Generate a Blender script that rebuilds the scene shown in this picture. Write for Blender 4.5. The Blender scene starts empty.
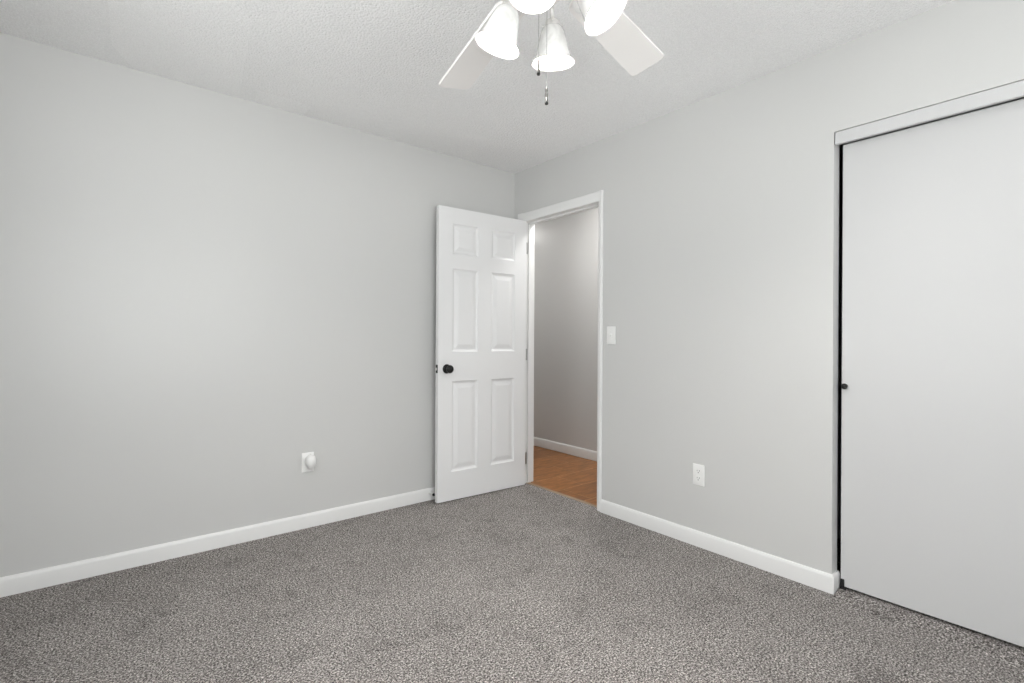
import bpy, bmesh, math, random
from mathutils import Vector, Matrix

random.seed(7)
S = bpy.context.scene
COL = S.collection
PI = math.pi

# ------------------------------------------------------------------ camera
# The room corner (left wall / right wall / floor) is the origin; the left wall is y = 0, the right wall x = 0.
FPX, ROLL, YAW, CAMH = 501.757, -0.0056, 0.8871, 1.1297
FWD = Vector((math.cos(YAW), math.sin(YAW), 0)); RGT = Vector((math.sin(YAW), -math.cos(YAW), 0)); UP = Vector((0, 0, 1))
CAM = Vector((-2.5318, -3.0809, CAMH))
cam_data = bpy.data.cameras.new('camera'); cam = bpy.data.objects.new('camera', cam_data); COL.objects.link(cam)
cam_data.sensor_width = 36.0; cam_data.lens = FPX / 1024 * 36; cam_data.shift_y = -2.92 / 1024
cam_data.clip_start = 0.02
xr = RGT * math.cos(ROLL) - UP * math.sin(ROLL)
yu = RGT * math.sin(ROLL) + UP * math.cos(ROLL)
cam.matrix_world = Matrix(((xr.x, yu.x, -FWD.x, CAM.x), (xr.y, yu.y, -FWD.y, CAM.y), (xr.z, yu.z, -FWD.z, CAM.z), (0, 0, 0, 1)))
S.camera = cam

# ------------------------------------------------------------------ light and exposure
S.view_settings.view_transform = 'Standard'; S.view_settings.look = 'None'
S.view_settings.gamma = 1.0; S.view_settings.use_curve_mapping = False
S.view_settings.exposure = 0.0
SKY_STRENGTH = 7.3          # daylight outside the window
GROUND_FILL = 11.2        # glow from below the horizon, added to brighten the ceiling
BULB_STRENGTH = 950.0          # the four fan bulbs
HALL_STRENGTH = 64.0           # the hallway ceiling lamp
world = bpy.data.worlds.new('daylight'); S.world = world; world.use_nodes = True
wnt = world.node_tree; bg = wnt.nodes['Background']; bg.inputs['Strength'].default_value = 1.0
# overcast sky above the horizon, a brighter unseen fill added below it
wtc = wnt.nodes.new('ShaderNodeTexCoord'); wsep = wnt.nodes.new('ShaderNodeSeparateXYZ'); wnt.links.new(wtc.outputs['Generated'], wsep.inputs[0])
wmr = wnt.nodes.new('ShaderNodeMapRange'); wmr.inputs['From Min'].default_value = -0.03; wmr.inputs['From Max'].default_value = 0.03
wnt.links.new(wsep.outputs['Z'], wmr.inputs['Value'])
wmx = wnt.nodes.new('ShaderNodeMix'); wmx.data_type = 'RGBA'; wnt.links.new(wmr.outputs['Result'], wmx.inputs['Factor'])
wmx.inputs['A'].default_value = tuple(GROUND_FILL * c for c in (1.0, 0.98, 0.99)) + (1,)
wmx.inputs['B'].default_value = tuple(SKY_STRENGTH * c for c in (0.985, 0.975, 1.0)) + (1,)
wnt.links.new(wmx.outputs['Result'], bg.inputs['Color'])

ROOM_W, ROOM_L, ROOM_H = 3.15, 4.25, 2.44
WIN = (-2.25, -1.35, 0.80, 2.1)      # window in the wall left of the camera: y0, y1, z0, z1
FILL_WIN = (-2.95, -1.05, 0.65, 2.15)      # unseen window added behind the camera for fill light: x0, x1, z0, z1
def portal(name, loc, rot, sx, sy):
    d = bpy.data.lights.new(name, 'AREA'); d.shape = 'RECTANGLE'; d.size = sx; d.size_y = sy
    d.cycles.is_portal = True
    o = bpy.data.objects.new(name, d); COL.objects.link(o); o.location = loc; o.rotation_euler = rot
    return o
portal('window_portal', (-ROOM_W - 0.12, (WIN[0] + WIN[1]) / 2, (WIN[2] + WIN[3]) / 2), (0, -PI / 2, 0), WIN[3] - WIN[2], WIN[1] - WIN[0])
portal('window_portal', ((FILL_WIN[0] + FILL_WIN[1]) / 2, -ROOM_L - 0.12, (FILL_WIN[2] + FILL_WIN[3]) / 2), (PI / 2, 0, 0), FILL_WIN[1] - FILL_WIN[0], FILL_WIN[3] - FILL_WIN[2])

# ------------------------------------------------------------------ materials
def newmat(name):
    m = bpy.data.materials.new(name); m.use_nodes = True
    nt = m.node_tree; b = nt.nodes['Principled BSDF']
    return m, nt, b
def N(nt, t, **kw):
    n = nt.nodes.new(t)
    for k, v in kw.items():
        if k in n.inputs: n.inputs[k].default_value = v
        else: setattr(n, k, v)
    return n
def srgb(*c):
    f = lambda v: (v / 255 / 12.92) if v / 255 <= 0.04045 else ((v / 255 + 0.055) / 1.055) ** 2.4
    return tuple(f(v) for v in c) + (1,)
def paint(name, col, rough=0.5, spec=0.5, bump=0.0, scale=200.0, dist=0.002, var=0.0):
    m, nt, b = newmat(name)
    b.inputs['Base Color'].default_value = col; b.inputs['Roughness'].default_value = rough
    b.inputs['Specular IOR Level'].default_value = spec
    tc = N(nt, 'ShaderNodeTexCoord')
    if bump:
        nz = N(nt, 'ShaderNodeTexNoise', Scale=scale, Detail=3.0, Roughness=0.6)
        nt.links.new(tc.outputs['Object'], nz.inputs['Vector'])
        bp = N(nt, 'ShaderNodeBump', Strength=bump, Distance=dist)
        nt.links.new(nz.outputs['Fac'], bp.inputs['Height']); nt.links.new(bp.outputs['Normal'], b.inputs['Normal'])
    n2 = N(nt, 'ShaderNodeTexNoise', Scale=3.0, Detail=2.0)
    nt.links.new(tc.outputs['Object'], n2.inputs['Vector'])
    mr = N(nt, 'ShaderNodeMapRange'); mr.inputs['To Min'].default_value = rough - 0.04; mr.inputs['To Max'].default_value = rough + 0.04
    nt.links.new(n2.outputs['Fac'], mr.inputs['Value']); nt.links.new(mr.outputs['Result'], b.inputs['Roughness'])
    return m
M = {}
M['wall'] = paint('wall_paint', (0.61, 0.61, 0.603, 1), 0.36, 0.38, 0.10, 160, 0.0015)
M['trim'] = paint('trim_paint', (0.79, 0.79, 0.786, 1), 0.35, 0.45)
M['door'] = paint('door_paint', (0.80, 0.80, 0.805, 1), 0.38, 0.45, 0.03, 500, 0.0005)
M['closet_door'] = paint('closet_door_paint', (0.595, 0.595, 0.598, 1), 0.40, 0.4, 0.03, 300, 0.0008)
M['plate'] = paint('white_plastic', (0.85, 0.85, 0.84, 1), 0.3, 0.5)
M['black'] = paint('black_metal', (0.006, 0.006, 0.006, 1), 0.30, 0.35)
M['rubber'] = paint('black_rubber', (0.01, 0.01, 0.01, 1), 0.6, 0.3)
M['slot'] = paint('dark_slot', (0.03, 0.03, 0.03, 1), 0.6, 0.2)
M['blade'] = paint('blade_white', (0.90, 0.88, 0.865, 1), 0.45, 0.4)
M['fan_white'] = paint('fan_white', (0.82, 0.81, 0.80, 1), 0.3, 0.5)
M['threshold'] = paint('threshold_tan', srgb(158, 138, 118), 0.5, 0.3)
M['closet_inside'] = paint('closet_inside', (0.35, 0.34, 0.32, 1), 0.7, 0.2)
M['outside_wall'] = M['wall']

def metal(name, col, rough):
    m, nt, b = newmat(name)
    b.inputs['Base Color'].default_value = col; b.inputs['Metallic'].default_value = 1.0; b.inputs['Roughness'].default_value = rough
    return m
M['nickel'] = metal('brushed_nickel', (0.80, 0.79, 0.77, 1), 0.32)
M['dark_metal'] = metal('dark_chain_metal', (0.13, 0.128, 0.125, 1), 0.45)
M['chain_metal'] = metal('chain_metal', (0.50, 0.495, 0.49, 1), 0.4)
M['steel'] = metal('hinge_steel', (0.50, 0.50, 0.50, 1), 0.38)

def ceiling_mat(name='popcorn_ceiling', gain=1.0):
    m, nt, b = newmat(name)
    b.inputs['Roughness'].default_value = 0.9; b.inputs['Specular IOR Level'].default_value = 0.1
    tc = N(nt, 'ShaderNodeTexCoord')
    v = N(nt, 'ShaderNodeTexVoronoi', Scale=90.0); nz = N(nt, 'ShaderNodeTexNoise', Scale=170.0, Detail=4.0, Roughness=0.7)
    for n in (v, nz): nt.links.new(tc.outputs['Object'], n.inputs['Vector'])
    mx = N(nt, 'ShaderNodeMath', operation='SUBTRACT'); nt.links.new(nz.outputs['Fac'], mx.inputs[0]); nt.links.new(v.outputs['Distance'], mx.inputs[1])
    bp = N(nt, 'ShaderNodeBump', Strength=0.6, Distance=0.006)
    nt.links.new(mx.outputs[0], bp.inputs['Height']); nt.links.new(bp.outputs['Normal'], b.inputs['Normal'])
    big = N(nt, 'ShaderNodeTexNoise', Scale=1.3, Detail=3.0); nt.links.new(tc.outputs['Object'], big.inputs['Vector'])
    cr = N(nt, 'ShaderNodeValToRGB')
    cr.color_ramp.elements[0].position = 0.35; cr.color_ramp.elements[0].color = (0.93, 0.93, 0.932, 1)
    cr.color_ramp.elements[1].position = 0.65; cr.color_ramp.elements[1].color = (0.95, 0.95, 0.952, 1)
    nt.links.new(big.outputs['Fac'], cr.inputs['Fac'])
    sp = N(nt, 'ShaderNodeTexNoise', Scale=260.0, Detail=1.0); nt.links.new(tc.outputs['Object'], sp.inputs['Vector'])  # fine colour speckle stands in for the popcorn's small shadows
    ms = N(nt, 'ShaderNodeMapRange'); ms.inputs['From Min'].default_value = 0.3; ms.inputs['From Max'].default_value = 0.7
    ms.inputs['To Min'].default_value = 0.93 * gain; ms.inputs['To Max'].default_value = 1.06 * gain; nt.links.new(sp.outputs['Fac'], ms.inputs['Value'])
    sv = N(nt, 'ShaderNodeVectorMath', operation='SCALE'); nt.links.new(cr.outputs['Color'], sv.inputs[0]); nt.links.new(ms.outputs[0], sv.inputs['Scale'])
    nt.links.new(sv.outputs['Vector'], b.inputs['Base Color'])
    return m
M['ceiling'] = ceiling_mat()
M['ceiling_patch'] = ceiling_mat('repainted_ceiling_patch', 1.03)

def carpet_mat():
    m, nt, b = newmat('speckled_carpet')
    b.inputs['Roughness'].default_value = 1.0; b.inputs['Specular IOR Level'].default_value = 0.0
    tc = N(nt, 'ShaderNodeTexCoord')
    n1 = N(nt, 'ShaderNodeTexNoise', Scale=150.0, Detail=4.0, Roughness=0.85)
    vo = N(nt, 'ShaderNodeTexVoronoi', Scale=265.0)
    big = N(nt, 'ShaderNodeTexNoise', Scale=2.2, Detail=4.0, Roughness=0.55)
    mid = N(nt, 'ShaderNodeTexNoise', Scale=6.0, Detail=5.0, Roughness=0.62, Distortion=0.7)
    for n in (n1, vo, big, mid): nt.links.new(tc.outputs['Object'], n.inputs['Vector'])
    cr = N(nt, 'ShaderNodeValToRGB')
    e = cr.color_ramp.elements
    e[0].position = 0.39; e[0].color = srgb(50, 46, 44)
    e[1].position = 0.61; e[1].color = srgb(240, 235, 231)
    k = e.new(0.5); k.color = srgb(149, 143, 140)
    nt.links.new(n1.outputs['Fac'], cr.inputs['Fac'])
    # each tuft has its own tone
    sep = N(nt, 'ShaderNodeSeparateColor'); nt.links.new(vo.outputs['Color'], sep.inputs['Color'])
    mr = N(nt, 'ShaderNodeMapRange'); mr.inputs['To Min'].default_value = 0.42; mr.inputs['To Max'].default_value = 1.22
    nt.links.new(sep.outputs[0], mr.inputs['Value'])
    mb = N(nt, 'ShaderNodeMapRange'); mb.inputs['From Min'].default_value = 0.3; mb.inputs['From Max'].default_value = 0.7
    mb.inputs['To Min'].default_value = 0.90; mb.inputs['To Max'].default_value = 1.08
    nt.links.new(big.outputs['Fac'], mb.inputs['Value'])
    mm = N(nt, 'ShaderNodeMapRange'); mm.inputs['From Min'].default_value = 0.28; mm.inputs['From Max'].default_value = 0.46
    mm.inputs['To Min'].default_value = 0.78; mm.inputs['To Max'].default_value = 1.02
    nt.links.new(mid.outputs['Fac'], mm.inputs['Value'])
    a = N(nt, 'ShaderNodeMath', operation='MULTIPLY'); nt.links.new(mr.outputs[0], a.inputs[0]); nt.links.new(mb.outputs[0], a.inputs[1])
    a2 = N(nt, 'ShaderNodeMath', operation='MULTIPLY'); nt.links.new(a.outputs[0], a2.inputs[0]); nt.links.new(mm.outputs[0], a2.inputs[1])
    sc = N(nt, 'ShaderNodeVectorMath', operation='SCALE'); nt.links.new(cr.outputs['Color'], sc.inputs[0]); nt.links.new(a2.outputs[0], sc.inputs['Scale'])
    nt.links.new(sc.outputs['Vector'], b.inputs['Base Color'])
    bp = N(nt, 'ShaderNodeBump', Strength=0.9, Distance=0.006); nt.links.new(n1.outputs['Fac'], bp.inputs['Height'])
    nt.links.new(bp.outputs['Normal'], b.inputs['Normal'])
    return m
M['carpet'] = carpet_mat()

def wood_mat():
    m, nt, b = newmat('hall_wood_floor')
    b.inputs['Roughness'].default_value = 0.38; b.inputs['Specular IOR Level'].default_value = 0.4
    tc = N(nt, 'ShaderNodeTexCoord'); mp = N(nt, 'ShaderNodeMapping'); mp.inputs['Location'].default_value = (0.05, 0.12, 0)
    nt.links.new(tc.outputs['Object'], mp.inputs['Vector'])
    br = N(nt, 'ShaderNodeTexBrick', Scale=1.0); br.offset = 0.5
    br.inputs['Brick Width'].default_value = 0.42; br.inputs['Row Height'].default_value = 0.28; br.inputs['Mortar Size'].default_value = 0.0025
    br.inputs['Mortar Smooth'].default_value = 0.3; br.inputs['Bias'].default_value = -0.1
    br.inputs['Color1'].default_value = srgb(158, 106, 60); br.inputs['Color2'].default_value = srgb(134, 86, 46); br.inputs['Mortar'].default_value = srgb(190, 150, 108)
    nt.links.new(mp.outputs['Vector'], br.inputs['Vector'])
    st = N(nt, 'ShaderNodeMapping'); st.inputs['Scale'].default_value = (3.0, 14.0, 1.0); nt.links.new(mp.outputs['Vector'], st.inputs['Vector'])
    nz = N(nt, 'ShaderNodeTexNoise', Scale=2.2, Detail=6.0, Roughness=0.65, Distortion=0.8); nt.links.new(st.outputs['Vector'], nz.inputs['Vector'])
    mr = N(nt, 'ShaderNodeMapRange'); mr.inputs['From Min'].default_value = 0.3; mr.inputs['From Max'].default_value = 0.7
    mr.inputs['To Min'].default_value = 0.55; mr.inputs['To Max'].default_value = 1.38; nt.links.new(nz.outputs['Fac'], mr.inputs['Value'])
    sc = N(nt, 'ShaderNodeVectorMath', operation='SCALE'); nt.links.new(br.outputs['Color'], sc.inputs[0]); nt.links.new(mr.outputs[0], sc.inputs['Scale'])
    nt.links.new(sc.outputs['Vector'], b.inputs['Base Color'])
    return m
M['wood'] = wood_mat()

def emit(name, col, s):
    m, nt, b = newmat(name)
    b.inputs['Base Color'].default_value = (0.9, 0.9, 0.9, 1)
    b.inputs['Emission Color'].default_value = col; b.inputs['Emission Strength'].default_value = s
    return m
M['bulb'] = emit('lit_bulb', (1.0, 0.965, 0.915, 1), BULB_STRENGTH)
M['hall_glow'] = emit('lit_hall_diffuser', (1.0, 0.985, 0.96, 1), HALL_STRENGTH)
M['hall_fill_glow'] = emit('hall_fill_diffuser', (1.0, 0.985, 0.96, 1), HALL_STRENGTH * 0.46)  # second hall lamp, added out of sight to brighten the hall

def shade_mat():
    # white alabaster glass: lets the bulb's light through, with pale swirls
    m = bpy.data.materials.new('alabaster_glass'); m.use_nodes = True; nt = m.node_tree; nt.nodes.clear()
    out = N(nt, 'ShaderNodeOutputMaterial'); tc = N(nt, 'ShaderNodeTexCoord')
    wv = N(nt, 'ShaderNodeTexNoise', Scale=11.0, Detail=2.0, Distortion=3.5); nt.links.new(tc.outputs['Object'], wv.inputs['Vector'])
    cr = N(nt, 'ShaderNodeValToRGB'); cr.color_ramp.elements[0].position = 0.38; cr.color_ramp.elements[0].color = (0.84, 0.835, 0.82, 1)
    cr.color_ramp.elements[1].position = 0.62; cr.color_ramp.elements[1].color = (0.95, 0.945, 0.93, 1)
    nt.links.new(wv.outputs['Fac'], cr.inputs['Fac'])
    d = N(nt, 'ShaderNodeBsdfDiffuse'); t = N(nt, 'ShaderNodeBsdfTranslucent'); g = N(nt, 'ShaderNodeBsdfGlossy', Roughness=0.15)
    nt.links.new(cr.outputs['Color'], d.inputs['Color']); nt.links.new(cr.outputs['Color'], t.inputs['Color'])
    m1 = N(nt, 'ShaderNodeMixShader'); m1.inputs[0].default_value = 0.030
    nt.links.new(d.outputs[0], m1.inputs[1]); nt.links.new(t.outputs[0], m1.inputs[2])
    fr = N(nt, 'ShaderNodeFresnel', IOR=1.45); m2 = N(nt, 'ShaderNodeMixShader')
    nt.links.new(fr.outputs[0], m2.inputs[0]); nt.links.new(m1.outputs[0], m2.inputs[1]); nt.links.new(g.outputs[0], m2.inputs[2])
    nt.links.new(m2.outputs[0], out.inputs['Surface'])
    return m
M['shade'] = shade_mat()
def glass_mat():
    m = bpy.data.materials.new('window_glass'); m.use_nodes = True; nt = m.node_tree; nt.nodes.clear()
    out = N(nt, 'ShaderNodeOutputMaterial'); tr = N(nt, 'ShaderNodeBsdfTransparent'); g = N(nt, 'ShaderNodeBsdfGlossy', Roughness=0.02)
    tr.inputs['Color'].default_value = (0.95, 0.97, 0.96, 1)
    mx = N(nt, 'ShaderNodeMixShader'); mx.inputs[0].default_value = 0.05
    nt.links.new(tr.outputs[0], mx.inputs[1]); nt.links.new(g.outputs[0], mx.inputs[2]); nt.links.new(mx.outputs[0], out.inputs['Surface'])
    return m
M['glass'] = glass_mat()

# ------------------------------------------------------------------ mesh helpers
def add_box(bm, x0, x1, y0, y1, z0, z1, mat=None, bevel=0.0, seg=2):
    r = bmesh.ops.create_cube(bm, size=1.0)
    vs = r['verts']
    for v in vs:
        v.co = Vector(((x0 + x1) / 2 + v.co.x * (x1 - x0), (y0 + y1) / 2 + v.co.y * (y1 - y0), (z0 + z1) / 2 + v.co.z * (z1 - z0)))
    if bevel:
        es = list({e for v in vs for e in v.link_edges})
        rb = bmesh.ops.bevel(bm, geom=es, offset=bevel, segments=seg, profile=0.5, affect='EDGES')
        vs = list({v for f in rb['faces'] for v in f.verts} | {v for v in vs if v.is_valid})
    if mat is not None:
        for v in vs: v.co = mat @ v.co
    return vs
def add_lathe(bm, prof, seg=32, mat=None, closed=False):
    """Revolve (r, z) points about z."""
    rings = []
    for r, z in prof:
        if r < 1e-6: rings.append([bm.verts.new((0, 0, z))])
        else: rings.append([bm.verts.new((r * math.cos(2 * PI * i / seg), r * math.sin(2 * PI * i / seg), z)) for i in range(seg)])
    pairs = list(zip(rings, rings[1:])) + ([(rings[-1], rings[0])] if closed else [])
    for a, b in pairs:
        for i in range(seg):
            j = (i + 1) % seg
            if len(a) == 1 and len(b) == 1: continue
            if len(a) == 1: bm.faces.new((a[0], b[j], b[i]))
            elif len(b) == 1: bm.faces.new((a[i], a[j], b[0]))
            else: bm.faces.new((a[i], a[j], b[j], b[i]))
    if mat is not None:
        for R in rings:
            for v in R: v.co = mat @ v.co
def add_tube(bm, pts, rad, seg=10):
    pts = [Vector(p) for p in pts]; rings = []
    rads = rad if isinstance(rad, (list, tuple)) else [rad] * len(pts)
    up = Vector((0.3, 0.2, 1)).normalized()
    for i, p in enumerate(pts):
        d = (pts[min(i + 1, len(pts) - 1)] - pts[max(i - 1, 0)]).normalized()
        s = d.cross(up)
        if s.length < 1e-3: s = d.cross(Vector((1, 0, 0)))
        s.normalize(); t = s.cross(d)
        rings.append([bm.verts.new(p + (s * math.cos(2 * PI * k / seg) + t * math.sin(2 * PI * k / seg)) * rads[i]) for k in range(seg)])
    for a, b in zip(rings, rings[1:]):
        for k in range(seg): bm.faces.new((a[k], a[(k + 1) % seg], b[(k + 1) % seg], b[k]))
    bm.faces.new(rings[0][::-1]); bm.faces.new(rings[-1])
def align(p, d):
    """Matrix putting local +z along d at p."""
    return Matrix.Translation(p) @ Vector(d).normalized().to_track_quat('Z', 'Y').to_matrix().to_4x4()
def obj(name, bm, mat, parent=None, smooth=False, angle=40):
    bmesh.ops.recalc_face_normals(bm, faces=bm.faces)
    me = bpy.data.meshes.new(name); bm.to_mesh(me); bm.free()
    me.materials.append(mat)
    if smooth:
        for p in me.polygons: p.use_smooth = True
        try: me.set_sharp_from_angle(angle=math.radians(angle))
        except Exception: pass
    o = bpy.data.objects.new(name, me); COL.objects.link(o)
    if parent is not None: o.parent = parent
    return o
def tag(o, label, cat, group=None, kind=None):
    o['label'] = label; o['category'] = cat
    if group: o['group'] = group
    if kind: o['kind'] = kind
    return o
def empty(name, loc, rotz=0.0):
    o = bpy.data.objects.new(name, None); o.empty_display_size = 0.1; COL.objects.link(o)
    o.location = loc; o.rotation_euler = (0, 0, rotz)
    return o
def boxes(lst):
    bm = bmesh.new()
    for b in lst: add_box(bm, *b)
    return bm
def struct(name, lst, mat, label, cat):
    return tag(obj(name, boxes(lst), mat), label, cat, kind='structure')

# ------------------------------------------------------------------ room shell
WT = 0.115                      # interior wall thickness
JL, JR, DH = -0.110, -0.882, 2.055   # bedroom doorway: jamb faces and rough head
CY0, CY1, CH = -2.247, -4.08, 2.062  # closet opening
HX, HY0, HY1 = 1.02, -1.9, 2.3       # hallway
W, L, H = ROOM_W, ROOM_L, ROOM_H

bm = boxes([(-W, 0.05, -L, 0, -0.1, 0.0), (0.05, 0.75, -L, -1.95, -0.1, 0.0)])
# the pile rises a little where it runs over the closet's threshold
ya, yb = CY1 + 0.002, CY0 - 0.016
wv = [[bm.verts.new((x, y, z)) for x, z in ((-0.07, -0.01), (-0.07, 0.0005), (0.0, 0.008), (0.035, 0.013), (0.65, 0.013), (0.65, -0.01))] for y in (ya, yb)]
for i in range(6): bm.faces.new((wv[0][i], wv[0][(i + 1) % 6], wv[1][(i + 1) % 6], wv[1][i]))
bm.faces.new(wv[0]); bm.faces.new(wv[1][::-1])
tag(obj('floor', bm, M['carpet']), 'grey speckled cut pile carpet over the whole bedroom floor', 'carpet', kind='structure')
struct('floor_hall', [(0.058, HX, HY0 - 0.05, HY1, -0.1, -0.004)], M['wood'], 'glossy brown wood look floor of the hallway beyond the open door', 'floor')
struct('ceiling', [(-W - 0.1, 0.0, -L - 0.1, 0.1, H, H + 0.1)], M['ceiling'], 'white popcorn textured bedroom ceiling above the fan', 'ceiling')
struct('ceiling_hall', [(0.0, HX + 0.1, -L - 0.1, HY1 + 0.1, H, H + 0.1)], M['closet_inside'] if False else M['trim'], 'plain white ceiling of the hallway past the doorway', 'ceiling')
struct('wall_left', [(-W - 0.1, WT, 0.0, 0.1, -0.1, H)], M['wall'], 'long light grey painted wall on the left', 'wall')
struct('wall_right', [
    (0, WT, JL + 0.019, 0.0, -0.1, H), (0, WT, JR - 0.019, JL + 0.019, DH, H), (0, WT, -2.17, JR - 0.019, -0.1, H), (0, 0.066, CY0, -2.17, -0.1, H),
    (0, WT, CY1, CY0, CH, H), (0, WT, -L - 0.1, CY1, -0.1, H)], M['wall'], 'light grey painted wall on the right with the doorway and closet opening', 'wall')
struct('wall_back', [
    (-W - 0.1, FILL_WIN[0], -L - 0.1, -L, -0.1, H), (FILL_WIN[1], 0.0, -L - 0.1, -L, -0.1, H),
    (FILL_WIN[0], FILL_WIN[1], -L - 0.1, -L, -0.1, FILL_WIN[2]), (FILL_WIN[0], FILL_WIN[1], -L - 0.1, -L, FILL_WIN[3], H)], M['wall'], 'light grey wall behind the camera with a window added for fill light', 'wall')
struct('wall_near', [
    (-W - 0.1, -W, WIN[1], 0.0, -0.1, H), (-W - 0.1, -W, -L, WIN[0], -0.1, H),
    (-W - 0.1, -W, WIN[0], WIN[1], -0.1, WIN[2]), (-W - 0.1, -W, WIN[0], WIN[1], WIN[3], H)], M['wall'], 'light grey wall with the window beside the camera', 'wall')
struct('wall_hall', [(HX, HX + 0.1, HY0, HY1, -0.1, H)], M['wall'], 'grey hallway wall seen through the open doorway', 'wall')
struct('wall_hall_end', [(WT, HX + 0.1, HY1, HY1 + 0.1, -0.1, H), (WT, HX + 0.1, HY0 - 0.05, HY0, -0.1, H), (0.015, WT, 0.1, HY1 + 0.1, -0.1, H)], M['wall'], 'grey end walls closing the hallway out of sight', 'wall')
struct('wall_closet', [(0.72, 0.78, -L, HY0 - 0.05, -0.1, H), (WT, 0.72, HY0 - 0.09, HY0 - 0.05, 0.0, H), (WT, 0.72, -L - 0.1, -L, 0, H)], M['closet_inside'], 'dark inside walls of the closet behind the sliding doors', 'wall')

# repainted patches on the ceiling along the left wall
bm = bmesh.new()
def patch(pts):
    vs = [bm.verts.new((x, y, z)) for z in (H - 0.0006, H + 0.002) for x, y in pts]; n = len(pts)
    bm.faces.new(vs[:n]); bm.faces.new(vs[n:][::-1])
    for i in range(n): bm.faces.new((vs[i], vs[(i + 1) % n], vs[n + (i + 1) % n], vs[n + i]))
patch([(-2.523, -0.551), (-2.507, -0.19), (-2.42, -0.004), (-1.96, -0.004), (-2.061, -0.79), (-2.138, -0.871)])
patch([(-1.887, -0.004), (-1.626, -0.004), (-1.621, -0.15), (-1.72, -0.175), (-1.901, -0.163)])
tag(obj('ceiling_patch', bm, M['ceiling_patch']), 'slightly brighter repainted patches on the ceiling along the left wall', 'ceiling patch', kind='structure')

# baseboards: profile with an eased top, swept along a wall
def baseboard(name, path, closed_ends, label, h=0.083, t=0.0135):
    prof = [(0, 0), (t, 0), (t, h - 0.016), (t * 0.86, h - 0.008), (t * 0.5, h - 0.001), (t * 0.3, h), (0, h)]
    b = bmesh.new(); rows = []
    pts = [Vector(p) for p in path]
    for i, p in enumerate(pts):
        d0 = (pts[i] - pts[i - 1]).normalized() if i else None
        d1 = (pts[i + 1] - pts[i]).normalized() if i < len(pts) - 1 else None
        n0 = Vector((d0.y, -d0.x)) if d0 else None; n1 = Vector((d1.y, -d1.x)) if d1 else None
        if n0 is None: o = n1
        elif n1 is None: o = n0
        else:
            o = (n0 + n1); o = o / o.dot(n0)
        rows.append([b.verts.new((p.x + o.x * a, p.y + o.y * a, z)) for a, z in prof])
    for r0, r1 in zip(rows, rows[1:]):
        for k in range(len(prof)):
            k2 = (k + 1) % len(prof); b.faces.new((r0[k], r1[k], r1[k2], r0[k2]))
    b.faces.new(rows[0]); b.faces.new(rows[-1][::-1])
    return tag(obj(name, b, M['trim'], smooth=True, angle=25), label, 'baseboard', kind='structure')
baseboard('baseboard_left', [(-W, 0), (0, 0)], True, 'white baseboard along the foot of the left wall')
baseboard('baseboard_right', [(0, -0.9115), (0, CY0), (0.066, CY0)], True, 'white baseboard between the doorway and the closet, turning into the closet opening', h=0.083, t=0.0135)
baseboard('baseboard_back', [(-0.0, -L), (-W, -L)], True, 'white baseboard on the wall behind the camera')
baseboard('baseboard_near', [(-W, -L), (-W, 0)], True, 'white baseboard under the window')
baseboard('baseboard_hall', [(HX, HY1), (HX, HY0)], True, 'white baseboard of the hallway seen through the doorway', h=0.088)

# ------------------------------------------------------------------ doorway trim
def profile_casing(bm, axis, a0, a1, u0, u1, face_x=0.0, th=0.016):
    """A casing strip on the right wall. axis 'z': runs z a0..a1 between y u0..u1; axis 'y': runs y a0..a1 between z u0..u1. Rounded outer edge."""
    s = 1 if u1 > u0 else -1; w = abs(u1 - u0)
    # u0 is the inner (opening) edge, u1 the outer edge
    prof = [(0, 0), (0, 0.009), (0.004, 0.0115), (w * 0.55, 0.0145), (w - 0.008, th), (w - 0.002, th * 0.8), (w, th * 0.5), (w, 0)]
    rows = []
    for a in (a0, a1):
        row = []
        for u, d in prof:
            uu = u0 + s * u
            row.append(bm.verts.new((face_x - d, uu, a) if axis == 'z' else (face_x - d, a, uu)))
        rows.append(row)
    n = len(prof)
    for k in range(n): bm.faces.new((rows[0][k], rows[0][(k + 1) % n], rows[1][(k + 1) % n], rows[1][k]))
    bm.faces.new(rows[0]); bm.faces.new(rows[1][::-1])
t1 = tag(empty('trim_1', (0, (JL + JR) / 2, 0)), 'white casing and jamb framing the open bedroom doorway', 'door frame', kind='structure')
def rel(o, p):
    o.parent = p; o.matrix_parent_inverse = Matrix.Translation(-Vector(p.location)); return o
CI, CO = 0.0, 0.046
b = bmesh.new(); profile_casing(b, 'z', 0.004, 2.104, JR + 0.004, -0.9115); rel(obj('side_casing', b, M['trim'], smooth=True, angle=30), t1)
b = bmesh.new(); profile_casing(b, 'z', 0.004, 2.104, JL - 0.004, JL + 0.055); rel(obj('side_casing', b, M['trim'], smooth=True, angle=30), t1)
b = bmesh.new(); profile_casing(b, 'y', -0.911, JL + 0.0545, 2.036, 2.103); rel(obj('head_casing', b, M['trim'], smooth=True, angle=30), t1)
JT = 0.018
rel(obj('jamb', boxes([(0, WT + 0.0, JL, JL + 0.02, 0.0, 2.05)]), M['trim']), t1)
rel(obj('jamb', boxes([(0, WT + 0.0, JR - 0.02, JR, 0.0, 2.05)]), M['trim']), t1)
rel(obj('head_jamb', boxes([(0, WT + 0.0, JR, JL, 2.037, 2.0545)]), M['trim']), t1)
rel(obj('door_stop_strip', boxes([(0.046, 0.080, JL - 0.011, JL, 0.0, 2.037, None, 0.002), (0.046, 0.080, JR, JR + 0.011, 0.0, 2.037, None, 0.002), (0.046, 0.080, JR + 0.011, JL - 0.011, 2.026, 2.037, None, 0.002)]), M['trim']), t1)
rel(obj('strike_plate', boxes([(0.012, 0.036, JR, JR + 0.0015, 0.89, 0.95)]), M['steel']), t1)
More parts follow.
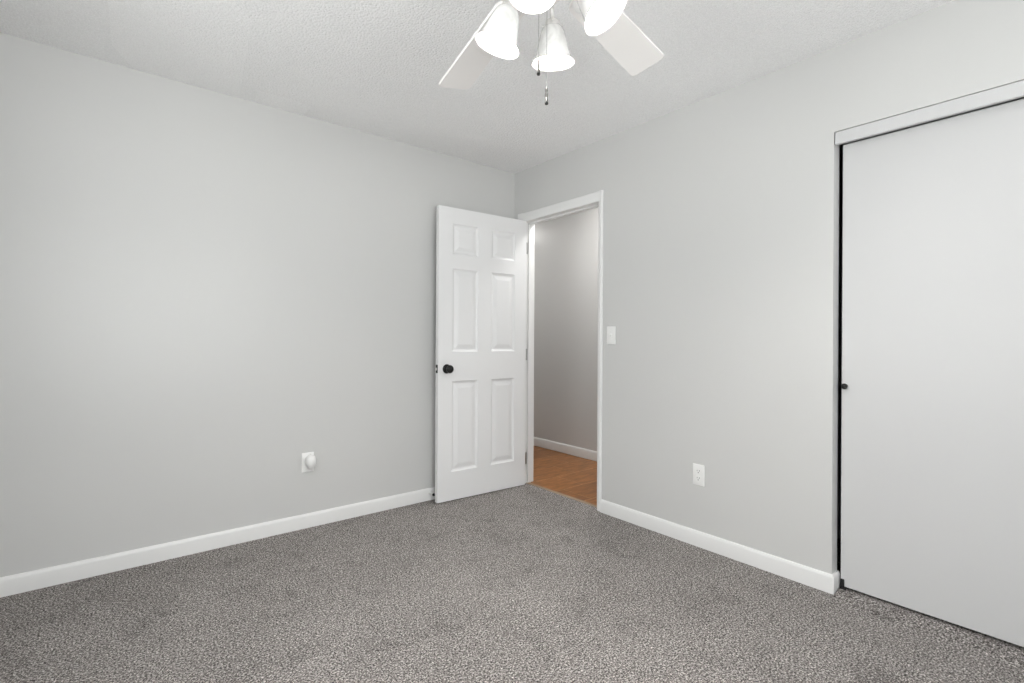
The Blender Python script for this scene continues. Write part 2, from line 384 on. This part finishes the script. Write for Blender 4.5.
tag(obj('trim_2', boxes([(0.036, 0.066, JR, JL, -0.02, 0.004, None, 0.002)]), M['threshold']), 'tan threshold strip where the carpet meets the hallway floor', 'threshold', kind='structure')

# ------------------------------------------------------------------ six panel bedroom door
def panel_leaf(Wd, Hd, T, xs, zs, cells):
    """Local x along the width from the hinge (0) to the free edge (-Wd); z up from 0; faces at y = 0 (towards the wall) and y = -T."""
    bm = bmesh.new()
    for y, s in ((-T, -1), (0.0, 1)):
        for i in range(len(xs) - 1):
            for k in range(len(zs) - 1):
                x0, x1, z0, z1 = xs[i], xs[i + 1], zs[k], zs[k + 1]
                def ring(inset, depth):
                    yy = y - s * depth
                    return [bm.verts.new((-a, yy, c)) for a, c in ((x0 + inset, z0 + inset), (x1 - inset, z0 + inset), (x1 - inset, z1 - inset), (x0 + inset, z1 - inset))]
                if (i, k) in cells:
                    rs = [ring(0, 0), ring(0.003, 0.004), ring(0.010, 0.0085), ring(0.016, 0.0105), ring(0.022, 0.0100), ring(0.048, 0.0028), ring(0.051, 0.0022)]
                    for a, c in zip(rs, rs[1:]):
                        for q in range(4): bm.faces.new((a[q], a[(q + 1) % 4], c[(q + 1) % 4], c[q]))
                    bm.faces.new(rs[-1])
                else:
                    bm.faces.new(ring(0, 0))
    bmesh.ops.remove_doubles(bm, verts=bm.verts, dist=1e-5)
    edges = [(0, 0, 0, Hd), (0, Hd, Wd, Hd), (Wd, Hd, Wd, 0), (Wd, 0, 0, 0)]
    rim = {}
    for v in bm.verts: rim.setdefault((round(v.co.x, 4), round(v.co.z, 4), round(v.co.y, 4)), v)
    def side(pts):
        for (xa, za), (xb, zb) in zip(pts, pts[1:]):
            f = [rim[(round(-xa, 4), round(za, 4), round(-T, 4))], rim[(round(-xb, 4), round(zb, 4), round(-T, 4))], rim[(round(-xb, 4), round(zb, 4), 0.0)], rim[(round(-xa, 4), round(za, 4), 0.0)]]
            bm.faces.new(f)
    side([(x, zs[0]) for x in xs]); side([(x, zs[-1]) for x in xs]); side([(xs[0], z) for z in zs]); side([(xs[-1], z) for z in zs])
    return bm
DW, DT = 0.758, 0.035
DOOR_OPEN = math.radians(2.5)       # a little past square to the wall
d1 = tag(empty('door_1', (-0.006, JL - 0.006, 0.006), DOOR_OPEN), 'white six panel bedroom door standing open against the left wall', 'door', kind='structure')
xs = [0, 0.108, 0.321, 0.436, 0.649, DW]; zs = [0, 0.198, 0.826, 1.030, 1.607, 1.710, 1.919, 2.030]
cells = {(i, k) for i in (1, 3) for k in (1, 3, 5)}
d1.rotation_euler.z = -DOOR_OPEN
obj('leaf', panel_leaf(DW, 2.030, DT, xs, zs, cells), M['door'], d1, smooth=True, angle=8)
def knob_bm(s):
    bm = bmesh.new()
    prof = [(0, 0.0), (0.031, 0.0), (0.0325, 0.003), (0.031, 0.007), (0.024, 0.010), (0.014, 0.012), (0.0115, 0.018), (0.0115, 0.026), (0.016, 0.031), (0.0235, 0.036), (0.0275, 0.043), (0.0275, 0.050), (0.0235, 0.057), (0.014, 0.061), (0, 0.062)]
    y = -DT if s < 0 else 0
    add_lathe(bm, prof, 32, align(Vector((-(DW - 0.066), y, 0.913)), (0, s, 0)))
    return bm
obj('door_knob', knob_bm(-1), M['black'], d1, smooth=True)['label'] = 'round black door knob with rosette'
obj('door_knob', knob_bm(1), M['black'], d1, smooth=True)
lp = obj('latch_plate', boxes([(-DW - 0.0014, -DW + 0.001, -DT / 2 - 0.0125, -DT / 2 + 0.0125, 0.885, 0.942, None, 0.0006, 1)]), M['black'], d1)
lp['label'] = 'dark latch plate on the door edge'
obj('latch_bolt', boxes([(-DW - 0.011, -DW - 0.0013, -DT / 2 - 0.007, -DT / 2 + 0.007, 0.904, 0.922, None, 0.002, 1)]), M['nickel'], lp)
for z in (0.19, 1.0, 1.83):
    bm = bmesh.new()
    add_box(bm, -0.0005, 0.0016, -DT + 0.003, -0.001, z - 0.045, z + 0.045)
    add_box(bm, 0.0016, 0.008, -0.003, -0.001, z - 0.045, z + 0.045)
    for k in range(5):
        zz = z - 0.045 + k * 0.018
        add_lathe(bm, [(0, zz + 0.0005), (0.006, zz + 0.0005), (0.006, zz + 0.0175), (0, zz + 0.0175)], 14, Matrix.Translation((0.001, 0.004, 0)))
    # the leaf let into the jamb, which does not turn with the door
    jm = Matrix.Rotation(DOOR_OPEN, 4, 'Z') @ Matrix.Translation((0.006, 0, 0))
    add_box(bm, 0.000, 0.042, 0.0035, 0.0059, z - 0.045, z + 0.045, jm)
    hg = obj('hinge', bm, M['steel'], d1, smooth=True)
    hg['label'] = 'grey metal hinge'

# spring door stop on the baseboard behind the door
ds = tag(empty('door_stop', (-0.763, -0.0135, 0.052)), 'small white door stop with black rubber tip on baseboard behind the open door', 'door stop')
bm = bmesh.new(); add_lathe(bm, [(0, 0), (0.011, 0), (0.011, 0.004), (0.006, 0.008), (0, 0.008)], 20, align(Vector((0, 0, 0)), (0, -1, 0))); obj('base', bm, M['plate'], ds, smooth=True)
bm = bmesh.new(); pts = [(0.0048 * math.cos(t * 0.9), -0.006 - t * 0.042 / 72, 0.0048 * math.sin(t * 0.9)) for t in range(73)]
add_tube(bm, pts, 0.0012, 6); add_tube(bm, [(0, -0.004, 0), (0, -0.05, 0)], 0.003, 8); obj('spring', bm, M['plate'], ds, smooth=True)
bm = bmesh.new(); add_lathe(bm, [(0, 0.046), (0.008, 0.046), (0.0095, 0.049), (0.0095, 0.058), (0.007, 0.061), (0, 0.061)], 20, align(Vector((0, 0, 0)), (0, -1, 0))); obj('rubber_tip', bm, M['rubber'], ds, smooth=True)['label'] = 'black rubber tip'

# ------------------------------------------------------------------ closet
tag(obj('trim_3', boxes([(0.002, 0.022, CY1 + 0.003, CY0 - 0.004, 2.0055, CH - 0.002, None, 0.002)]), M['closet_door']), 'white header board over the sliding closet doors', 'closet header', kind='structure')
tag(obj('trim_4', boxes([(0.03, 0.112, CY1 + 0.01, CY0 - 0.01, 2.035, CH - 0.001)]), M['steel']), 'metal sliding track hidden behind the closet header', 'track', kind='structure')
d2 = tag(empty('door_2', (0.052, -2.266, 0.024)), 'plain white sliding closet door with small black knob near its edge', 'closet door', kind='structure')
obj('panel', boxes([(0, 0.032, -0.93, 0, 0, 1.987, None, 0.0015, 1)]), M['closet_door'], d2)
bm = bmesh.new(); add_lathe(bm, [(0, 0), (0.008, 0), (0.0075, 0.004), (0.006, 0.007), (0.0065, 0.012), (0.0115, 0.016), (0.0135, 0.021), (0.012, 0.026), (0.006, 0.029), (0, 0.0295)], 24, align(Vector((0, -0.017, 0.901)), (-1, 0, 0)))
obj('closet_knob', bm, M['black'], d2, smooth=True)['label'] = 'small round black knob'
dg = tag(empty('door_guide', (0.05, -2.264, 0)), 'small black floor guide at the bottom corner of the sliding closet door', 'door guide')
bm = bmesh.new(); add_box(bm, -0.005, 0.0005, -0.018, -0.003, 0, 0.058, None, 0.0025, 3); add_box(bm, -0.006, 0.0, -0.026, -0.001, 0, 0.022, None, 0.0025, 2); add_box(bm, -0.006, 0.045, -0.022, 0.002, 0, 0.004); obj('bracket', bm, M['rubber'], dg, smooth=True)
bm = bmesh.new(); add_lathe(bm, [(0, 0.004), (0.005, 0.004), (0.004, 0.0065), (0, 0.007)], 14, Matrix.Translation((0.036, -0.004, 0))); obj('screw', bm, M['steel'], dg, smooth=True)
d3 = tag(empty('door_3', (0.09, -3.15, 0.013)), 'second plain white sliding closet door hidden behind the first', 'closet door', kind='structure')
obj('panel', boxes([(0, 0.022, -0.925, 0, 0, 2.003, None, 0.0015, 1)]), M['closet_door'], d3)

# ------------------------------------------------------------------ window beside the camera, and one added behind it for fill
def make_window(name, loc, rotz, ww, wh, label):
    """Local frame: y along the wall, x out of the room is negative, z up from the sill."""
    w_ = tag(empty(name, loc, rotz), label, 'window', kind='structure')
    obj('frame', boxes([(-0.1, 0.0, -ww / 2, -ww / 2 + 0.03, 0, wh), (-0.1, 0.0, ww / 2 - 0.03, ww / 2, 0, wh), (-0.1, 0.0, -ww / 2 + 0.03, ww / 2 - 0.03, 0, 0.03), (-0.1, 0.0, -ww / 2 + 0.03, ww / 2 - 0.03, wh - 0.03, wh),
        (0, 0.014, -ww / 2 - 0.05, -ww / 2, -0.05, wh + 0.05), (0, 0.014, ww / 2, ww / 2 + 0.05, -0.05, wh + 0.05), (0, 0.014, -ww / 2, ww / 2, wh, wh + 0.05), (0, 0.03, -ww / 2, ww / 2, -0.05, -0.001)]), M['trim'], w_)
    for i in range(2):
        sx = -0.078 + 0.034 * i
        y0 = -ww / 2 + 0.03 + i * (ww / 2 - 0.045); y1 = y0 + ww / 2 - 0.015
        s_ = obj('sash', boxes([(sx, sx + 0.03, y0, y0 + 0.035, 0.03, wh - 0.03), (sx, sx + 0.03, y1 - 0.035, y1, 0.03, wh - 0.03), (sx, sx + 0.03, y0 + 0.035, y1 - 0.035, 0.03, 0.065), (sx, sx + 0.03, y0 + 0.035, y1 - 0.035, wh - 0.065, wh - 0.03)]), M['trim'], w_)
        obj('pane', boxes([(sx + 0.013, sx + 0.017, y0 + 0.034, y1 - 0.034, 0.064, wh - 0.064)]), M['glass'], s_)
make_window('window_1', (-W, (WIN[0] + WIN[1]) / 2, WIN[2]), 0, WIN[1] - WIN[0], WIN[3] - WIN[2], 'white framed sliding window in the wall left of the camera')
make_window('fill_window', ((FILL_WIN[0] + FILL_WIN[1]) / 2, -L, FILL_WIN[2]), PI / 2, FILL_WIN[1] - FILL_WIN[0], FILL_WIN[3] - FILL_WIN[2], 'white framed sliding window added unseen behind the camera for fill light')

# ------------------------------------------------------------------ ceiling fan with light kit
HUB = CAM + FWD * 1.436 + RGT * 0.0925
FX, FY = HUB.x, HUB.y
fan = tag(empty('ceiling_fan', (FX, FY, H)), 'white ceiling fan with lit bell shaped glass shades and two pull chains', 'ceiling fan')
def fz(z): return z - H
bm = bmesh.new(); add_lathe(bm, [(0, 0), (0.078, 0), (0.080, -0.012), (0.074, -0.03), (0.055, -0.045), (0.03, -0.05), (0, -0.05)], 40); obj('canopy', bm, M['fan_white'], fan, smooth=True)
bm = bmesh.new(); add_lathe(bm, [(0, -0.048), (0.026, -0.048), (0.032, -0.062), (0.075, -0.072), (0.112, -0.092), (0.120, -0.12), (0.118, -0.16), (0.102, -0.188), (0.085, -0.198), (0, -0.198)], 48); obj('motor_housing', bm, M['fan_white'], fan, smooth=True)
bm = bmesh.new(); add_lathe(bm, [(0, -0.197), (0.055, -0.197), (0.058, -0.205), (0.058, -0.285), (0.052, -0.305), (0.046, -0.318), (0.044, -0.330), (0.030, -0.345), (0.010, -0.351), (0.008, -0.360), (0, -0.362)], 40)
sw = obj('switch_housing', bm, M['fan_white'], fan, smooth=True)

def blade_bm(r0=0.175, r1=0.659, w0=0.056, w1=0.068, th=0.0090, cr=0.013):
    bm = bmesh.new(); out = []
    def arc(cx, cy, r, a0, a1, n=6):
        for i in range(n + 1):
            a = a0 + (a1 - a0) * i / n; out.append((cx + r * math.cos(a), cy + r * math.sin(a)))
    arc(r1 - cr, w1 - cr, cr, PI / 2, 0); arc(r1 - cr, -(w1 - cr), cr, 0, -PI / 2)
    c2 = 0.03
    arc(r0 + c2, -(w0 - c2), c2, -PI / 2, -PI); arc(r0 + c2, w0 - c2, c2, PI, PI / 2)
    top = [bm.verts.new((x, y, th / 2)) for x, y in out]; bot = [bm.verts.new((x, y, -th / 2)) for x, y in out]
    bm.faces.new(top[::-1]); bm.faces.new(bot); n = len(out)
    for i in range(n): bm.faces.new((top[i], top[(i + 1) % n], bot[(i + 1) % n], bot[i]))
    bmesh.ops.bevel(bm, geom=[e for e in bm.edges if abs(e.verts[0].co.z - e.verts[1].co.z) < 1e-6], offset=0.0018, segments=2, affect='EDGES')
    return bm
def iron_bm():
    bm = bmesh.new()
    # flat bracket: hub plate, waisted arm, three screw pad under the blade root
    out = [(0.07, 0.02), (0.10, 0.022), (0.13, 0.014), (0.16, 0.016), (0.185, 0.036), (0.215, 0.042), (0.245, 0.03), (0.262, 0.0)]
    out = out + [(x, -y) for x, y in out[-2::-1]]
    zof = lambda x: -0.0055 + (0.0 if x > 0.17 else 0.010 * (0.17 - x) / 0.1)
    t_ = [bm.verts.new((x, y, zof(x))) for x, y in out]; b_ = [bm.verts.new((x, y, zof(x) - 0.004)) for x, y in out]
    n = len(out); h_ = len(out) // 2
    bm.faces.new(t_[::-1]); bm.faces.new(b_)
    for i in range(n): bm.faces.new((t_[i], t_[(i + 1) % n], b_[(i + 1) % n], b_[i]))
    for x, y in ((0.205, 0.024), (0.205, -0.024), (0.24, 0.0)):
        add_lathe(bm, [(0, -0.0125), (0.004, -0.0115), (0.0055, -0.009), (0, -0.009)], 12, Matrix.Translation((x, y, 0)))
    return bm
PITCH = (0.176, 0.240, 0.20, 0.20, 0.20)
slopes = [-0.127, -0.046, -0.03, -0.06, -0.10]
blade_proto = iron_proto = None
for k in range(5):
    az = YAW + math.radians((30.44, -40.53, -113.3, -185.3, -257.3)[k])
    if k == 0:
        bl = obj('blade', blade_bm(), M['blade'], fan); ir = obj('blade_iron', iron_bm(), M['fan_white'], bl)
        blade_proto, iron_proto = bl, ir
    else:
        bl = blade_proto.copy(); COL.objects.link(bl); bl.parent = fan
        ir = iron_proto.copy(); COL.objects.link(ir); ir.parent = bl
    rot = Matrix.Rotation(az, 4, 'Z') @ Matrix.Rotation(math.atan(-slopes[k]), 4, 'Y') @ Matrix.Rotation(-PITCH[k], 4, 'X')
    bl.matrix_basis = Matrix.Translation((0, 0, fz(2.2135))) @ rot

# four bell shades: rim height, rim offset, tilt, azimuth (clockwise from the camera's forward direction)
LAMPS = [(1.991, 0.146, 0.324, -90 + 16.0), (2.004, 0.159, 0.163, 16.6 - 4.7), (2.026, 0.169, 0.592, 90 + 16.6 + 3.3), (2.022, 0.166, 0.411, 180 + 16.6 - 0.4)]
RIM_R, SH_L = 0.0686, 0.108
outer = [(0.023, 0.0), (0.0265, 0.0015), (0.0310, 0.006), (0.0355, 0.014), (0.0400, 0.026), (0.0440, 0.042), (0.0480, 0.060), (0.0525, 0.078), (0.0590, 0.094), (0.0650, 0.104), (RIM_R, SH_L)]
shade_prof = outer + [(RIM_R - 0.0015, SH_L + 0.0008), (RIM_R - 0.0030, SH_L - 0.0005)] + [(r - 0.0030, z + 0.0) for r, z in outer[-2:1:-1]] + [(0.021, 0.004), (0.021, 0.0)]
def fitter_bm():
    bm = bmesh.new(); add_lathe(bm, [(0, -0.024), (0.007, -0.024), (0.010, -0.021), (0.018, -0.017), (0.0215, -0.014), (0.0225, -0.012), (0.0225, 0.002), (0.0215, 0.003), (0.0, 0.001)], 32)
    for i in range(3):
        a = 2 * PI * i / 3 + 0.4
        add_lathe(bm, [(0, 0.023), (0.0022, 0.023), (0.0022, 0.031), (0.0045, 0.032), (0.0045, 0.036), (0, 0.037)], 10, Matrix.Translation((0, 0, -0.007)) @ align(Vector((0, 0, 0)), (math.cos(a), math.sin(a), 0)))
    return bm
def bulb_bm():
    bm = bmesh.new(); add_lathe(bm, [(0, 0.005), (0.013, 0.005), (0.014, 0.017), (0.018, 0.029), (0.023, 0.041), (0.025, 0.052), (0.0225, 0.064), (0.015, 0.072), (0.007, 0.0755), (0, 0.076)], 24)
    return bm
first = {}
for i, (zr, rr, tilt, adeg) in enumerate(LAMPS):
    a = math.radians(adeg); o_ = FWD * math.cos(a) + RGT * math.sin(a)
    ax = o_ * math.sin(tilt) - UP * math.cos(tilt)
    rimc = o_ * rr + UP * fz(zr)
    neck = rimc - ax * SH_L
    mat = align(neck, ax)
    if not first:
        bm = bmesh.new(); add_lathe(bm, shade_prof, 48, closed=True)
        sh = obj('lamp_shade', bm, M['shade'], fan, smooth=True, angle=60); sh['label'] = 'white alabaster glass bell shade'
        fi = obj('fitter', fitter_bm(), M['nickel'], sh, smooth=True); bu = obj('bulb', bulb_bm(), M['bulb'], sh, smooth=True)
        fi['label'] = 'brushed nickel shade fitter with thumb screws'
        first = dict(sh=sh, fi=fi, bu=bu)
    else:
        sh = first['sh'].copy(); COL.objects.link(sh); sh.parent = fan
        for q in ('fi', 'bu'):
            c = first[q].copy(); COL.objects.link(c); c.parent = sh
    sh.matrix_basis = mat
    # arm from the switch housing to the fitter
    s0 = o_ * 0.05 + UP * fz(2.150); e = neck - ax * 0.022; c1 = neck - ax * 0.085 + o_ * 0.004
    bm = bmesh.new(); pts = []
    for j in range(13):
        t = j / 12; pts.append(s0 * (1 - t) ** 2 + c1 * 2 * t * (1 - t) + e * t * t)
    add_tube(bm, pts, 0.0065, 10); obj('lamp_arm', bm, M['nickel'], fan, smooth=True)['label'] = 'brushed nickel curved lamp arm'

# pull chains: beads and a small metal fob
def chain(px_lat, px_dep, z0, z1):
    p = RGT * px_lat + FWD * px_dep
    bm = bmesh.new(); z = z0
    add_tube(bm, [(p.x, p.y, fz(z0)), (p.x, p.y, fz(z1) + 0.03)], 0.0007, 6)
    while z > z1 + 0.052:
        add_lathe(bm, [(0, 0.0013), (0.0011, 0.0007), (0.0011, -0.0007), (0, -0.0013)], 6, Matrix.Translation((p.x, p.y, fz(z)))); z -= 0.0042
    c = obj('pull_chain', bm, M['chain_metal'], fan, smooth=True)
    bm = bmesh.new(); add_lathe(bm, [(0, 0.048), (0.002, 0.047), (0.0035, 0.043), (0.004, 0.038), (0.0028, 0.034), (0.004, 0.030), (0.0042, 0.022), (0.003, 0.019), (0.0045, 0.015), (0.0045, 0.006), (0, 0.006)], 14, Matrix.Translation((p.x, p.y, fz(z1))))
    f_ = obj('fob', bm, M['dark_metal'], c, smooth=True)
    bm = bmesh.new(); add_lathe(bm, [(0, 0.006), (0.0045, 0.006), (0.0052, 0.003), (0.0045, 0.0), (0, 0.0)], 14, Matrix.Translation((p.x, p.y, fz(z1)))); obj('fob_cap', bm, M['black'], c, smooth=True)
chain(-0.020, 0.02, 2.12, 1.895)
chain(0.001, -0.02, 2.12, 1.791)

# ------------------------------------------------------------------ electrical plates
def on_wall(o, wall, p):
    """Local frame: x right across the plate, y out of the wall towards the room, z up."""
    o.location = p
    o.rotation_euler = (0, 0, PI if wall == 'left' else PI / 2)
def plate_bm(w=0.070, h=0.115, t=0.0055, holes=()):
    bm = bmesh.new(); add_box(bm, -w / 2, w / 2, 0, t, -h / 2, h / 2, None, 0.0028, 3); return bm
sw_ = tag(empty('light_switch', (0, 0, 0)), 'white toggle light switch beside the right door casing', 'light switch'); on_wall(sw_, 'right', (0, -0.985, 1.154))
obj('cover_plate', plate_bm(), M['plate'], sw_, smooth=True, angle=30)
bm = bmesh.new(); add_box(bm, -0.0045, 0.0045, -0.004, 0.013, -0.004, 0.012, Matrix.Translation((0, 0.003, -0.002)) @ Matrix.Rotation(math.radians(28), 4, 'X'), 0.0015, 2); obj('toggle', bm, M['plate'], sw_)
bm = bmesh.new(); add_box(bm, -0.006, 0.006, 0.0054, 0.0062, -0.013, 0.013); obj('toggle_surround', bm, M['plate'], sw_)
def screw(parent, z, r=0.003):
    bm = bmesh.new(); add_lathe(bm, [(0, 0.005), (r, 0.005), (r, 0.0062), (0, 0.0066)], 12, Matrix.Translation((0, 0, z)) @ Matrix.Rotation(-PI / 2, 4, 'X')); return obj('screw', bm, M['plate'], parent, smooth=True)
screw(sw_, 0.030); screw(sw_, -0.030)

def receptacle(parent, z):
    bm = bmesh.new(); n = 24; out = []
    for i in range(n):
        a = 2 * PI * i / n; x = 0.0172 * math.cos(a); y = max(-0.0128, min(0.0128, 0.0172 * math.sin(a))); out.append((x, y))
    a_ = [bm.verts.new((x, 0.0045, z + y)) for x, y in out]; b_ = [bm.verts.new((x, 0.0068, z + y)) for x, y in out]
    bm.faces.new(a_); bm.faces.new(b_[::-1])
    for i in range(n): bm.faces.new((a_[i], a_[(i + 1) % n], b_[(i + 1) % n], b_[i]))
    r = obj('receptacle', bm, M['plate'], parent)
    bm = bmesh.new(); add_box(bm, -0.0076, -0.0054, 0.0060, 0.00705, z - 0.001, z + 0.0085); add_box(bm, 0.0054, 0.0076, 0.0060, 0.00705, z, z + 0.0075)
    add_lathe(bm, [(0, 0.0060), (0.0027, 0.0060), (0.0027, 0.00705), (0, 0.00705)], 12, Matrix.Translation((0, 0, z - 0.0075)) @ Matrix.Rotation(-PI / 2, 4, 'X'))
    obj('slots', bm, M['slot'], r)
    return r
def outlet(label, wall, p):
    o = tag(empty('wall_outlet', (0, 0, 0)), label, 'outlet'); on_wall(o, wall, p)
    obj('cover_plate', plate_bm(), M['plate'], o, smooth=True, angle=30)
    receptacle(o, 0.0195); receptacle(o, -0.0195); screw(o, 0.0)
    return o
outlet('white duplex wall outlet low on right wall between doorway and closet', 'right', (0, -1.600, 0.390))
outlet('white wall outlet low on left wall with a white device plugged in', 'left', (-1.585, 0, 0.388))
# the white device in the left outlet: rounded upright body on a plug base
pd = tag(empty('plug_in_device', (0, 0, 0)), 'small white rounded plug in device sticking out of the left wall outlet', 'plug-in'); on_wall(pd, 'left', (-1.577, -0.0072, 0.392))
bm = bmesh.new()
def superring(cx, y, z, rx, rz): pass
lev = [(0.0, 0.021, 0.030, 0.004), (0.006, 0.026, 0.038, 0.002), (0.018, 0.0285, 0.043, 0.002), (0.032, 0.0280, 0.042, 0.002), (0.044, 0.0235, 0.037, 0.004), (0.051, 0.015, 0.026, 0.006), (0.053, 0.0, 0.0, 0.006)]
rings = []
for y, rx, rz, dz in lev:
    if rx == 0: rings.append([bm.verts.new((0, y, dz))]); continue
    row = []
    for i in range(28):
        a = 2 * PI * i / 28; c_, s_ = math.cos(a), math.sin(a)
        e_ = 0.75; x = rx * math.copysign(abs(c_) ** e_, c_); z = rz * math.copysign(abs(s_) ** e_, s_)
        if z < 0: x *= 1 - 0.45 * (z / rz) ** 2
        row.append(bm.verts.new((x, y, z + dz)))
    rings.append(row)
for a, c in zip(rings, rings[1:]):
    for i in range(28):
        j = (i + 1) % 28
        bm.faces.new((a[i], a[j], c[0])) if len(c) == 1 else bm.faces.new((a[i], a[j], c[j], c[i]))
bm.faces.new(rings[0][::-1])
obj('body', bm, M['plate'], pd, smooth=True)
bm = bmesh.new(); add_lathe(bm, [(0, 0.0), (0.006, 0.0), (0.006, 0.006), (0.004, 0.009), (0, 0.009)], 14, Matrix.Translation((0, 0.024, 0.0425))); obj('vent_cap', bm, M['plate'], pd, smooth=True)

# ------------------------------------------------------------------ hallway lamp (just above the sight line through the doorway) and an added fill lamp
def hall_lamp(y, mat, label):
    hl = tag(empty('hall_ceiling_light', (0.50, y, H)), label, 'ceiling light', group='hallway ceiling lights')
    bm = bmesh.new(); add_lathe(bm, [(0, 0), (0.15, 0), (0.155, -0.012), (0.15, -0.022), (0, -0.022)], 40); obj('base', bm, M['fan_white'], hl, smooth=True)
    bm = bmesh.new(); add_lathe(bm, [(0.14, -0.022), (0.138, -0.04), (0.12, -0.062), (0.08, -0.078), (0, -0.085)], 40); obj('diffuser', bm, mat, hl, smooth=True)
hall_lamp(-0.5, M['hall_glow'], 'round flush ceiling light in the hallway just outside the open doorway')
hall_lamp(1.5, M['hall_fill_glow'], 'round flush ceiling light added out of sight along the hallway as fill')
